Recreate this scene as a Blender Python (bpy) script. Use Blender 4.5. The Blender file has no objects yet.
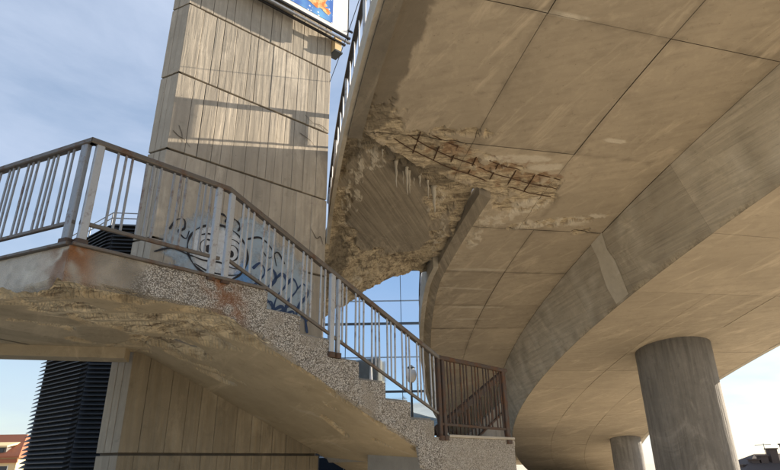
import bpy, math, random
from mathutils import Vector, Matrix, noise
random.seed(7)
rad = math.radians
sc = bpy.context.scene
col = sc.collection

# ------------------------------------------------------------------ camera
cam = bpy.data.cameras.new('camera')
cam.lens = 25.98; cam.sensor_width = 36.0; cam.clip_end = 6000; cam.clip_start = 0.05
cam_o = bpy.data.objects.new('camera', cam); col.objects.link(cam_o)
up = Vector((-20, 1365, -563)).normalized()
f = Vector((0, 0, -1)); Yc = (f - up * f.dot(up)).normalized(); Xc = Yc.cross(up)
M = Matrix((Xc, Yc, up)).to_4x4(); M.translation = Vector((0, 0, 1.6))
cam_o.matrix_world = M
sc.camera = cam_o
sc.render.resolution_x = 1024; sc.render.resolution_y = 617

# ------------------------------------------------------------------ light
SUN_AZ, SUN_EL = 61.0, 20.5            # azimuth clockwise from +Y
w = bpy.data.worlds.new('World'); sc.world = w; w.use_nodes = True
nt = w.node_tree; nt.nodes.clear()
out = nt.nodes.new('ShaderNodeOutputWorld'); bg = nt.nodes.new('ShaderNodeBackground')
sky = nt.nodes.new('ShaderNodeTexSky'); sky.sky_type = 'NISHITA'; sky.sun_disc = False
sky.sun_elevation = rad(SUN_EL); sky.sun_rotation = rad(SUN_AZ)
sky.air_density = 1.1; sky.dust_density = .2; sky.ozone_density = 1.6
tcw = nt.nodes.new('ShaderNodeTexCoord'); mp = nt.nodes.new('ShaderNodeMapping')
mp.inputs['Scale'].default_value = (1.0, 1.0, 2.6)
nz = nt.nodes.new('ShaderNodeTexNoise'); nz.inputs['Scale'].default_value = 2.3
nz.inputs['Detail'].default_value = 9; nz.inputs['Roughness'].default_value = .58; nz.inputs['Distortion'].default_value = .35
cr = nt.nodes.new('ShaderNodeValToRGB'); cr.color_ramp.elements[0].position = .40; cr.color_ramp.elements[1].position = .68
cr.color_ramp.elements[0].color = (.40, .40, .40, 1); cr.color_ramp.elements[1].color = (.93, .93, .93, 1)
mx = nt.nodes.new('ShaderNodeMix'); mx.data_type = 'RGBA'
L = nt.links.new
L(tcw.outputs['Generated'], mp.inputs['Vector']); L(mp.outputs[0], nz.inputs['Vector']); L(nz.outputs['Fac'], cr.inputs[0])
L(cr.outputs[0], mx.inputs['Factor']); L(sky.outputs[0], mx.inputs['A']); mx.inputs['B'].default_value = (3.0, 3.5, 4.45, 1)
L(mx.outputs['Result'], bg.inputs['Color']); L(bg.outputs[0], out.inputs[0])
bg.inputs['Strength'].default_value = .059
sun = bpy.data.lights.new('sun', 'SUN'); sun.energy = 4.6; sun.angle = rad(.53); sun.color = (1, .86, .68)
sun_o = bpy.data.objects.new('sun', sun); col.objects.link(sun_o)
sd = Vector((math.sin(rad(SUN_AZ)) * math.cos(rad(SUN_EL)), math.cos(rad(SUN_AZ)) * math.cos(rad(SUN_EL)), math.sin(rad(SUN_EL))))
sun_o.rotation_euler = sd.to_track_quat('Z', 'Y').to_euler(); sun_o.location = sd * 60
vs = sc.view_settings; vs.view_transform = 'Standard'; vs.look = 'None'; vs.gamma = 1; vs.use_curve_mapping = False
vs.exposure = 1.8

# ------------------------------------------------------------------ helpers
def link(o, parent=None):
    col.objects.link(o)
    if parent is not None: o.parent = parent
    return o
def tag(o, label=None, cat=None, group=None, kind=None):
    if label: o['label'] = label
    if cat: o['category'] = cat
    if group: o['group'] = group
    if kind: o['kind'] = kind
    return o
def thing(name, label, cat, group=None, loc=(0, 0, 0)):
    o = bpy.data.objects.new(name, None); o.empty_display_size = .2; o.location = loc
    link(o); return tag(o, label, cat, group)
class MB:
    """collects verts / faces in world space and links them as one mesh"""
    def __init__(s): s.v = []; s.f = []; s.a = {}
    def add(s, vs, fs):
        b = len(s.v); s.v += [tuple(x) for x in vs]; s.f += [tuple(i + b for i in q) for q in fs]
    def hexa(s, p):     # 8 points: bottom 4 (ccw from above), top 4
        s.add(p, [(3, 2, 1, 0), (4, 5, 6, 7), (0, 1, 5, 4), (1, 2, 6, 5), (2, 3, 7, 6), (3, 0, 4, 7)])
    def box(s, x0, x1, y0, y1, z0, z1):
        s.hexa([(x0, y0, z0), (x1, y0, z0), (x1, y1, z0), (x0, y1, z0), (x0, y0, z1), (x1, y0, z1), (x1, y1, z1), (x0, y1, z1)])
    def bar(s, p, q, wx, wy, side=None):      # rectangular bar from p to q; wx across 'side', wy in the other direction
        p = Vector(p); q = Vector(q); d = (q - p).normalized()
        side = Vector(side) if side is not None else (Vector((0, 0, 1)).cross(d) if abs(d.z) < .95 else Vector((1, 0, 0)))
        side = (side - d * side.dot(d)).normalized(); o = d.cross(side)
        a = side * wx / 2; b = o * wy / 2
        c = min(wx, wy) * .16; pts = []
        ring = [(1, -1, 0), (1, -1, 1), (1, 1, 0), (1, 1, 1), (-1, 1, 0), (-1, 1, 1), (-1, -1, 0), (-1, -1, 1)]
        offs = []
        hx, hy = wx / 2, wy / 2
        offs = [(hx, -hy + c), (hx, hy - c), (hx - c, hy), (-hx + c, hy), (-hx, hy - c), (-hx, -hy + c), (-hx + c, -hy), (hx - c, -hy)]
        vs_ = [p + side * u + o * v for u, v in offs] + [q + side * u + o * v for u, v in offs]
        n = 8
        s.add(vs_, [(i, (i + 1) % n, n + (i + 1) % n, n + i) for i in range(n)] + [tuple(range(n - 1, -1, -1)), tuple(range(n, 2 * n))])
    def tube(s, pts, r, n=7, rs=None):
        pts = [Vector(p) for p in pts]; rings = []
        for i, p in enumerate(pts):
            d = (pts[min(i + 1, len(pts) - 1)] - pts[max(i - 1, 0)]).normalized()
            a = d.cross(Vector((0, 0, 1)) if abs(d.z) < .9 else Vector((1, 0, 0))).normalized(); b = d.cross(a)
            rr = rs[i] if rs else r
            rings.append([p + (a * math.cos(t) + b * math.sin(t)) * rr for t in [2 * math.pi * k / n for k in range(n)]])
        base = [x for R_ in rings for x in R_]; fs = []
        for i in range(len(pts) - 1):
            for k in range(n): fs.append((i * n + k, i * n + (k + 1) % n, (i + 1) * n + (k + 1) % n, (i + 1) * n + k))
        fs += [tuple(range(n - 1, -1, -1)), tuple(range((len(pts) - 1) * n, len(pts) * n))]
        s.add(base, fs)
    def prism(s, poly, z0, z1):     # poly ccw list of (x,y); z0/z1 numbers
        n = len(poly)
        s.add([(x, y, z0) for x, y in poly] + [(x, y, z1) for x, y in poly],
              [tuple(range(n - 1, -1, -1)), tuple(range(n, 2 * n))] + [(i, (i + 1) % n, n + (i + 1) % n, n + i) for i in range(n)])
    def build(s, name, mat, parent=None, smooth=False, attrs=None):
        me = bpy.data.meshes.new(name); me.from_pydata(s.v, [], s.f); me.update()
        if mat: me.materials.append(mat)
        if smooth:
            for p in me.polygons: p.use_smooth = True
        if attrs:
            for k, vals in attrs.items():
                at = me.attributes.new(k, 'FLOAT', 'POINT'); at.data.foreach_set('value', vals)
        return link(bpy.data.objects.new(name, me), parent)
def nz3(p, sc_, oct_=4):
    return noise.fractal(Vector(p) * sc_, 1.0, 2.1, oct_)
def sst(a, b, x):
    t = max(0., min(1., (x - a) / (b - a))); return t * t * (3 - 2 * t)
def terr(x, k):
    y = x * k; i = math.floor(y); return (i + sst(.35, .6, y - i)) / k
def blob(u, v, lst, jit):
    """union of soft ellipses (cu,cv,ru,rv,deg) -> signed mask, ~1 inside, <0 outside, ragged by jit"""
    m = -9.
    for cu, cv, ru, rv, dg in lst:
        a = rad(dg); du, dv = u - cu, v - cv
        x = (du * math.cos(a) + dv * math.sin(a)) / ru; y = (-du * math.sin(a) + dv * math.cos(a)) / rv
        m = max(m, 1 - math.sqrt(x * x + y * y))
    return m + jit
def grid(nu, nv, fn):
    """fn(i/nu, j/nv) -> (point or None, attr dict)"""
    mb = MB(); idx = {}; attrs = {k: [] for k in ('wear', 'lime', 'damp', 'rust')}
    for i in range(nu + 1):
        for j in range(nv + 1):
            p, a = fn(i / nu, j / nv)
            if p is None: continue
            idx[i, j] = len(mb.v); mb.v.append(tuple(p))
            for k in attrs: attrs[k].append(a.get(k, 0.))
    for i in range(nu):
        for j in range(nv):
            q = [(i, j), (i + 1, j), (i + 1, j + 1), (i, j + 1)]
            if all(t in idx for t in q): mb.f.append(tuple(idx[t] for t in q))
    return mb, attrs

# ------------------------------------------------------------------ materials
class NB:
    def __init__(s, name):
        s.m = bpy.data.materials.new(name); s.m.use_nodes = True; s.t = s.m.node_tree
        s.b = s.t.nodes['Principled BSDF']; s.tc = s.t.nodes.new('ShaderNodeTexCoord')
    def n(s, t, **k):
        x = s.t.nodes.new(t)
        for a, v in k.items():
            if a in x.inputs: x.inputs[a].default_value = v
            else: setattr(x, a, v)
        return x
    def l(s, a, b): s.t.links.new(a, b)
    def vec(s, scale=(1, 1, 1), rot=(0, 0, 0), src='Object'):
        r = s.n('ShaderNodeMapping'); r.inputs['Rotation'].default_value = rot; s.l(s.tc.outputs[src], r.inputs['Vector'])
        m = s.n('ShaderNodeMapping'); m.inputs['Scale'].default_value = scale; s.l(r.outputs[0], m.inputs['Vector']); return m.outputs[0]
    def noise(s, scale, detail=6, rough=.6, vec=None, dist=0):
        x = s.n('ShaderNodeTexNoise', Scale=scale, Detail=detail, Roughness=rough, Distortion=dist)
        s.l(vec or s.tc.outputs['Object'], x.inputs['Vector']); return x.outputs['Fac']
    def ramp(s, src, stops):
        x = s.n('ShaderNodeValToRGB'); e = x.color_ramp.elements
        while len(e) < len(stops): e.new(.5)
        for el, (p, c) in zip(e, stops):
            el.position = p; el.color = (c, c, c, 1) if isinstance(c, (int, float)) else (*c, 1)
        s.l(src, x.inputs[0]); return x.outputs[0]
    def mix(s, a, b, fac, mode='MIX'):
        x = s.n('ShaderNodeMix'); x.data_type = 'RGBA'; x.blend_type = mode
        for sock, v in (('A', a), ('B', b)):
            if isinstance(v, (tuple, list)): x.inputs[sock].default_value = (*v, 1)
            else: s.l(v, x.inputs[sock])
        if isinstance(fac, (int, float)): x.inputs['Factor'].default_value = fac
        else: s.l(fac, x.inputs['Factor'])
        return x.outputs['Result']
    def math(s, op, a, b=0.):
        x = s.n('ShaderNodeMath'); x.operation = op
        for i, v in ((0, a), (1, b)):
            if isinstance(v, (int, float)): x.inputs[i].default_value = v
            else: s.l(v, x.inputs[i])
        return x.outputs[0]
    def attr(s, name):
        x = s.n('ShaderNodeAttribute'); x.attribute_name = name; return x.outputs['Fac']
    def fin(s, colr, rough=.85, bump=None, strength=.4, dist=.02, metal=0., spec=.3):
        if isinstance(colr, (tuple, list)): s.b.inputs['Base Color'].default_value = (*colr, 1)
        else: s.l(colr, s.b.inputs['Base Color'])
        if isinstance(rough, (int, float)): s.b.inputs['Roughness'].default_value = rough
        else: s.l(rough, s.b.inputs['Roughness'])
        s.b.inputs['Metallic'].default_value = metal; s.b.inputs['Specular IOR Level'].default_value = spec
        if bump is not None:
            x = s.n('ShaderNodeBump', Strength=strength, Distance=dist); s.l(bump, x.inputs['Height']); s.l(x.outputs[0], s.b.inputs['Normal'])
        return s.m

def concrete(name, c1, c2, big=.7, stretch=(1, 1, 1), rot=(0, 0, 0), stain=.35, pebble=False, line=0., tone=.2, grain=(.6, 2.4, 2.), grot=0., exposed=((.13, .10, .07), (.52, .445, .32)), bump=.45):
    b = NB(name)
    n1 = b.noise(big, 7, .62); n2 = b.noise(6, 8, .68, dist=.4); n3 = b.noise(55, 5, .7)
    st = b.noise(3.2, 6, .6, vec=b.vec(stretch, rot))
    c = b.mix(c1, c2, b.ramp(n1, [(.32, 0), (.68, 1)]))
    c = b.mix(c, tuple(x * .62 for x in c1), b.math('MULTIPLY', b.ramp(st, [(.46, 0), (.72, 1)]), stain))
    c = b.mix(c, tuple(min(1, x * 1.28) for x in c2), b.math('MULTIPLY', b.ramp(n2, [(.52, 0), (.74, 1)]), .38))
    c = b.mix(c, tuple(x * .5 for x in c1), b.math('MULTIPLY', b.ramp(n2, [(.26, 1), (.42, 0)]), .5))
    spk = b.n('ShaderNodeTexVoronoi', Scale=5.5); b.l(b.tc.outputs['Object'], spk.inputs['Vector'])
    c = b.mix(c, tuple(x * .4 for x in c1), b.math('MULTIPLY', b.ramp(spk.outputs['Distance'], [(.03, 1), (.07, 0)]), .55))
    oi = b.n('ShaderNodeObjectInfo'); c = b.mix(c, (0, 0, 0), b.math('MULTIPLY', oi.outputs['Random'], tone))
    big2 = b.noise(.33, 4, .55, dist=.6); c = b.mix(c, tuple(x * .72 for x in c1), b.math('MULTIPLY', b.ramp(big2, [(.45, 0), (.66, 1)]), .55))
    leak = b.noise(1.1, 7, .7, vec=b.vec((.35, 1.6, .6), (0, 0, rad(60))), dist=.8)
    c = b.mix(c, tuple(min(.8, x * 1.35) for x in c2), b.math('MULTIPLY', b.ramp(leak, [(.55, 0), (.70, 1)]), .55))
    h = b.math('ADD', b.math('MULTIPLY', n2, .5), b.math('MULTIPLY', n3, .22))
    if line:
        fine = b.noise(1.0, 3, .5, vec=b.vec(tuple(line), rot))
        h = b.math('ADD', h, b.math('MULTIPLY', b.ramp(fine, [(.42, 0), (.58, 1)]), .6))
        c = b.mix(c, tuple(x * .6 for x in c1), b.math('MULTIPLY', b.ramp(fine, [(.36, 1), (.5, 0)]), .3))
    if pebble:
        v = b.n('ShaderNodeTexVoronoi', Scale=90.); b.l(b.tc.outputs['Object'], v.inputs['Vector'])
        sep = b.n('ShaderNodeSeparateColor'); b.l(v.outputs['Color'], sep.inputs[0])
        pc = b.ramp(sep.outputs[0], [(0, (.09, .085, .08)), (.24, (.18, .17, .155)), (.34, (.42, .40, .37)), (.7, (.54, .52, .48)), (1, (.70, .68, .65))])
        pc = b.mix(pc, (.13, .115, .095), b.ramp(v.outputs['Distance'], [(.42, 0), (.6, .8)]))
        pc = b.mix(pc, (.23, .19, .14), b.math('MULTIPLY', b.ramp(n2, [(.45, 0), (.75, 1)]), .45))
        c = b.mix(pc, c, b.attr('wear'))
        h = b.math('ADD', h, b.math('MULTIPLY', b.math('SUBTRACT', 1., v.outputs['Distance']), .6))
    else:
        wr = b.attr('wear')
        en = b.math('ADD', b.math('MULTIPLY', b.noise(3.2, 8, .72, vec=b.vec(grain, (0, 0, grot)), dist=.9), .62), b.math('MULTIPLY', b.noise(12, 7, .75, vec=b.vec(grain, (0, 0, grot))), .38))
        ec = b.ramp(en, [(.385, exposed[0]), (.46, tuple((x + y) / 2.2 for x, y in zip(*exposed))), (.53, exposed[1]), (.62, tuple(min(.8, x * 1.25) for x in exposed[1]))])
        c = b.mix(c, ec, wr)
        h = b.math('ADD', h, b.math('MULTIPLY', b.math('MULTIPLY', en, wr), 1.1))
    c = b.mix(c, b.mix((.52, .47, .38), (.74, .71, .63), n2), b.math('MULTIPLY', b.attr('lime'), b.ramp(n3, [(.25, .55), (.6, 1)])))
    c = b.mix(c, tuple(x * .30 for x in c1), b.math('MULTIPLY', b.attr('damp'), .9))
    c = b.mix(c, b.mix((.10, .04, .018), (.30, .12, .035), n2), b.attr('rust'))
    return b.fin(c, .88, h, bump, .03, spec=.25)

m_soffit = concrete('soffit_concrete', (.42, .365, .285), (.50, .435, .34), stretch=(.5, 2.2, .5), rot=(0, 0, rad(12)))
m_web = concrete('web_concrete', (.52, .465, .37), (.60, .54, .44), stretch=(.4, .3, 3.), stain=.5, line=(.5, .5, 9))
m_edge = concrete('edge_concrete', (.46, .42, .35), (.54, .50, .42), stretch=(.6, .6, 2.5), stain=.5)
m_beam = concrete('edge_beam_concrete', (.20, .18, .15), (.27, .24, .19), stain=.5)
m_stub = concrete('board_marked_concrete', (.31, .275, .22), (.38, .335, .265), stretch=(3, .4, 1), rot=(0, 0, rad(20)), stain=.5, line=(9, .35, 1))
m_tower = concrete('tower_concrete', (.37, .33, .27), (.45, .40, .325), big=.5, stretch=(4, 4, .3), stain=.35, line=(14, 14, .9), bump=.16)
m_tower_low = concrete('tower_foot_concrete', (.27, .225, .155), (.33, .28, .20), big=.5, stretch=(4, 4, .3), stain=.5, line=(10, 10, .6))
m_tower_groove = concrete('groove_concrete', (.13, .11, .085), (.18, .15, .12))
m_stair_soffit = concrete('stair_soffit_concrete', (.50, .42, .29), (.58, .49, .35), stretch=(1, 1, 1), stain=.4, exposed=((.15, .115, .08), (.64, .56, .41)))
m_pebble = concrete('pebbledash', (.37, .335, .28), (.45, .41, .35), pebble=True, bump=.5)
m_render = concrete('worn_render', (.54, .50, .435), (.62, .58, .51), pebble=True, bump=.4)
m_tread = concrete('tread_concrete', (.33, .31, .28), (.40, .38, .34))
m_column = concrete('column_concrete', (.24, .23, .215), (.32, .305, .28), stretch=(3, 3, .25), stain=.75, line=(12, 12, .6))
m_stalac = concrete('lime_deposit', (.60, .55, .45), (.70, .66, .57))
def metal(name, c, rustc=(.16, .065, .025), amt=.5, lo=.56, hi=.68, rough=.45, m_=.35):
    b = NB(name); n1 = b.noise(7, 8, .7, dist=.5); n2 = b.noise(60, 4, .6)
    f_ = b.math('MULTIPLY', b.ramp(n1, [(lo, 0), (hi, 1)]), amt)
    cc = b.mix(b.mix(tuple(x * .8 for x in c), c, n2), b.mix(tuple(x * .45 for x in rustc), rustc, n2), f_)
    return b.fin(cc, b.math('ADD', b.math('MULTIPLY', f_, .4), rough), b.math('ADD', n1, n2), .15, .005, metal=m_, spec=.4)
m_rail = metal('grey_painted_steel', (.29, .305, .325), amt=.7, lo=.53)
m_post = metal('light_grey_painted_steel', (.44, .455, .47), lo=.53, amt=.75)
m_hand = metal('dark_handrail_steel', (.15, .135, .12), amt=.7, lo=.5)
m_rusty = metal('rusty_steel', (.075, .055, .045), rustc=(.19, .09, .045), amt=.8, lo=.45, hi=.66, rough=.7, m_=.1)
m_rebar = metal('rusty_rebar', (.09, .05, .03), rustc=(.17, .075, .03), amt=.8, rough=.8, m_=.1)
m_black = metal('black_steel', (.03, .03, .032), amt=.3)
b = NB('paving'); n1 = b.noise(.25, 6); n2 = b.noise(9, 6)
br = b.n('ShaderNodeTexBrick', Scale=1.6); b.l(b.tc.outputs['Object'], br.inputs['Vector'])
br.inputs['Color1'].default_value = (.50, .44, .345, 1); br.inputs['Color2'].default_value = (.55, .485, .385, 1); br.inputs['Mortar'].default_value = (.2, .18, .15, 1)
m_ground = b.fin(b.mix(br.outputs['Color'], (.30, .27, .22), b.math('MULTIPLY', n1, .5)), .9, n2, .2)
b = NB('blue_glass'); n1 = b.noise(.35, 3, .5)
m_glass = b.fin(b.mix((.58, .73, .90), (.65, .79, .93), n1), .04, n1, .05, .05, metal=1.)
m_mull = metal('mullion_steel', (.07, .085, .10), amt=.1)
m_pale_mull = metal('pale_mullion', (.30, .37, .45), amt=.1)
m_louvre = metal('dark_louvre_metal', (.045, .052, .062), amt=.15, rough=.5)
m_louvre_core = metal('louvre_backing', (.012, .014, .018), amt=.1, rough=.8)

def plainmat(name, c1, c2, scale=6, rough=.8, bump=.2):
    b = NB(name); n = b.noise(scale, 6); return b.fin(b.mix(c1, c2, n), rough, n, bump)
m_plaster = plainmat('yellow_plaster', (.62, .47, .26), (.68, .53, .30))
m_white = plainmat('white_paint', (.74, .72, .67), (.80, .78, .74))
m_rooftile = plainmat('red_roof_tile', (.26, .085, .045), (.36, .14, .075), 9)
m_darktile = plainmat('dark_roof_tile', (.06, .045, .04), (.11, .085, .075), 9)
m_greyslate = plainmat('grey_slate', (.12, .11, .10), (.18, .165, .15), 9)
m_window = plainmat('window_glass', (.03, .035, .045), (.05, .055, .065), 2, .1, 0)
m_ink = plainmat('black_spray_paint', (.012, .012, .016), (.03, .03, .035), 12, .6, 0)
m_navy = plainmat('navy_spray_paint', (.02, .04, .10), (.035, .07, .15), 8, .6, 0)
def spray(name, c):
    # thin spray paint: lets some of the concrete tint through by noise
    b = NB(name); n = b.noise(5, 7, .65); n2 = b.noise(30, 5)
    al = b.ramp(b.math('ADD', b.math('MULTIPLY', b.attr('fade'), .8), b.math('MULTIPLY', b.math('SUBTRACT', b.noise(6, 7, .7), .5), 1.3)), [(.22, 0), (.75, .80)])
    b.l(al, b.b.inputs['Alpha'])
    return b.fin(b.mix(c, (.40, .37, .32), b.math('MULTIPLY', b.ramp(n, [(.42, 0), (.75, 1)]), .7)), .75, n2, .15)
m_lblue = spray('pale_blue_spray_paint', (.36, .46, .55))
m_blue = spray('blue_spray_paint', (.14, .32, .62))
m_wspray = spray('white_spray_paint', (.70, .73, .76))

# ------------------------------------------------------------------ ground
mb = MB(); mb.add([(-2500, -2500, 0), (2500, -2500, 0), (2500, 2500, 0), (-2500, 2500, 0)], [(0, 1, 2, 3)])
tag(mb.build('ground', m_ground), kind='structure')

# ------------------------------------------------------------------ the curved ramp bridge (a falling helix)
DS = .05; S0, S1 = -14.0, 39.0; NS = int((S1 - S0) / DS)
CV = []
def _curve():
    hs = []; i0 = int(round(-S0 / DS)); h = 0.; H = []; z = 0.; Zs = []; x = y = 0.; X = []; Y = []
    for i in range(NS + 1):
        s = S0 + i * DS
        H.append(h); Zs.append(z); X.append(x); Y.append(y)
        h += (.02047 - .00007 * max(0, s)) * DS
        z -= (.13635 + .00062 * min(30, max(0, s))) * DS
    h0 = rad(-12.558) - H[i0]
    x = y = 0.
    for i in range(NS + 1):
        X[i] = x; Y[i] = y; hh = H[i] + h0; x += math.sin(hh) * DS; y += math.cos(hh) * DS; H[i] = hh
    for i in range(NS + 1): CV.append((X[i] - X[i0] + 5.711, Y[i] - Y[i0] + 10., Zs[i] - Zs[i0] + 7.2014, H[i]))
_curve()
def RP(s, off, dz=0.):
    t = (s - S0) / DS; i = max(0, min(NS - 1, int(t))); t -= i
    a, c = CV[i], CV[i + 1]; x, y, z, h = (a[k] + (c[k] - a[k]) * t for k in range(4))
    return Vector((x + off * math.cos(h), y - off * math.sin(h), z + dz))
def interp(tab, s):
    if s <= tab[0][0]: return tab[0][1]
    for (a, va), (b_, vb) in zip(tab, tab[1:]):
        if s <= b_: return va + (vb - va) * (s - a) / (b_ - a)
    return tab[-1][1]
EDGE2 = [(1.44, -3.38), (4.2, -3.5), (5.4, -3.56), (6.9, -3.46), (8.5, -3.34), (10.7, -3.2), (13, -3.05), (20, -3.0)]
def skew(off):   # where the wide part of the wing slab stops (s as a function of off)
    return interp([(-6.6, .05), (-6.35, .05), (-5.05, .84), (-3.38, 1.46)], off)
ramp = thing('curved_ramp_bridge', 'large curved concrete ramp bridge with panelled underside sweeping overhead and down', 'bridge', loc=RP(0, 3, 0))
ramp_inv = ramp.location.copy()
def rb(mb, name, mat, parent=ramp, **k):
    p0 = Vector(parent.location) if parent is ramp else Vector((0, 0, 0))
    mb.v = [tuple(Vector(v) - ramp_inv) for v in mb.v]
    return mb.build(name, mat, parent, **k)
def sweep(offdz, s0, s1, step=.5):
    """closed profile [(off,dz)..] swept along the curve"""
    n = max(1, int(round((s1 - s0) / step))); mb = MB(); k = len(offdz)
    for i in range(n + 1):
        s = s0 + (s1 - s0) * i / n
        for o, dz in offdz:
            o_ = o(s) if callable(o) else o
            mb.v.append(tuple(RP(s, o_, dz)))
    for i in range(n):
        for j in range(k): mb.f.append((i * k + j, i * k + (j + 1) % k, (i + 1) * k + (j + 1) % k, (i + 1) * k + j))
    mb.f += [tuple(range(k)), tuple(range((n + 1) * k - 1, n * k - 1, -1))]
    return mb
JW = [-13.7, -10.95, -8.2, -5.45, -2.7, .05, 2.8, 5.0, 7.2, 9.1, 11.3, 13.5, 15.7, 17.9, 20.1, 22.3, 24.5, 26.7, 28.9, 31.1, 33.3, 35.5, 37.7]
# core slab (above the panels) and box girder core, slightly inside the panels
e2 = lambda s: interp(EDGE2, s)
rb(sweep([(-6.30, .085), (0.1, .085), (0.1, .30), (-6.30, .30)], -13.7, .05), 'deck_slab', m_tower_groove)
rb(sweep([(lambda s: e2(s) + .04, .085), (.1, .085), (.1, .30), (lambda s: e2(s) + .04, .30)], 1.5, 37.7), 'deck_slab', m_tower_groove)
mb = MB()   # backing slab over the broken row, following its skewed end
for o in (-6.30, -5.05, -3.42):
    for s_ in (.05, skew(o) - .03):
        for z_ in (.095, .30): mb.v.append(tuple(RP(s_ if s_ > .05 or o > -6 else .051, o, z_)))
for i in range(2): a = i * 4; mb.f += [(a, a + 4, a + 6, a + 2), (a + 1, a + 3, a + 7, a + 5), (a, a + 1, a + 5, a + 4), (a + 2, a + 6, a + 7, a + 3)]
rb(mb, 'deck_slab', m_beam)
rb(sweep([(-3.42, .095), (.1, .095), (.1, .30), (-3.42, .30)], .05, 1.5), 'deck_slab', m_beam)
rb(sweep([(.14, .02), (.70, -1.43), (6.85, -1.43), (6.85, -.9), (7.0, .28), (.14, .28)], -13.7, 37.7), 'girder_core', m_tower_groove)
# deck surfacing on top
rb(sweep([(-6.55, .305), (6.95, .305), (6.95, .36), (-6.55, .36)], -13.7, .05), 'road_surface', m_tread)
rb(sweep([(e2, .305), (6.95, .305), (6.95, .36), (e2, .36)], 1.5, 37.7), 'road_surface', m_tread)

GAP = .0055
def lime_wing(s, o, p):
    j = .55 * nz3(p, 2.3); j2 = .5 * nz3((p[0] + 9, p[1], p[2]), 6., 5)
    lime = blob(s, o, [(-.45, -1.55, .07, .26, 0), (-2.72, -3.95, .05, .42, 3), (.34, -3.2, .13, .75, 8), (.5, -2.5, .12, .4, 10)], .3 * j2)
    lime2 = blob(s, o, [(2.55, -1.75, .28, 1.25, 14), (2.5, -2.8, .55, .45, 0), (2.3, -.9, .32, .9, 22), (1.9, -2.2, .4, .6, 10), (3.3, -3.05, .55, .18, 0)], .9 * j)
    lime3 = blob(s, o, [(4.9, -2.55, .10, 1.1, 2), (6.05, -2.6, .07, .9, -4), (7.35, -2.0, .10, .9, 0), (8.3, -2.0, .07, .9, 2)], .5 * j)
    ring = sst(.1, .45, lime2) * sst(-.12, .16, nz3(p, 5.5, 5) + .05)
    return max(sst(0, .25, lime) * .75, ring * .85, sst(.05, .4, lime3) * .5)
def wing_attr(s, o):
    p = RP(s, o)
    n1 = nz3(p, 1.7); n2 = nz3((p[0] * 1.0, p[1] * 1.0 + 30, p[2]), 5.5, 5)
    # spall along the broken edge
    d = skew(o) - s if o < -3.38 else 9
    wear = 0.
    if o < -1.6:
        ss = skew(min(o, -3.38)) + (max(o, -3.38) + 3.38) * .28
        q = ss - s - .22
        wz = 1.15 if o < -2.0 else .5
        m = (1 - abs(q - .15) / (wz * .62)) + .55 * n1 + .45 * n2
        m *= sst(-1.45, -2.1, o)
        if .1 < q < .8 and -5.1 < o < -1.9: m = max(m, .55 + .5 * n2)
        wear = sst(.25, .6, m)
    m2 = blob(s, o, [(.25, -5.6, .28, .75, 20), (2.45, -1.5, .26, 1.2, 16), (2.75, -.6, .25, .5, 0), (1.9, -2.7, .3, .5, 0), (-.2, -4.6, .15, 1.1, 4)], .55 * n1 + .5 * n2)
    wear = max(wear, sst(.3, .55, m2))
    damp = sst(.05, .18, blob(s, o, [(-1.6, -6.2, 1.75, .38, 0), (-3.6, -6.25, 1.5, .3, 0), (-.35, -6.2, .5, .3, 0)], .35 * n1 + .16 * n2)) * .75
    damp = max(damp, .75 * sst(.2, .6, blob(s, o, [(.95, -4.8, .22, 1.2, 22)], .5 * n1)))
    rs = sst(.2, .7, blob(s, o, [(.9, -2.6, .35, .8, 10), (.7, -3.6, .35, .9, 10), (.3, -4.5, .3, .5, 10)], .9 * n2)) * .45
    dj = min(min(abs(s - j) for j in JW[2:11]), min(abs(o - l) for l in (LA if s < 1.4 else (-1.75, 0.))))
    damp = max(damp, (.42 * sst(.16, .0, dj + .10 * n1 + .05 * n2)) * sst(-.35, .35, n1 + .1))
    if s > 1.4: # leached lime along the narrow wing's broken edge
        dl = o - e2(s)
        extra = sst(.55, .05, dl + .30 * n1) * sst(-.10, .2, n2) * .6 * sst(8.5, 4., s)
    else: extra = 0.
    wear = max(wear, .8 * extra)
    lime = max(lime_wing(s, o, p), extra) * (1 - .6 * damp)
    return wear, lime, damp, rs, n2
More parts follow.
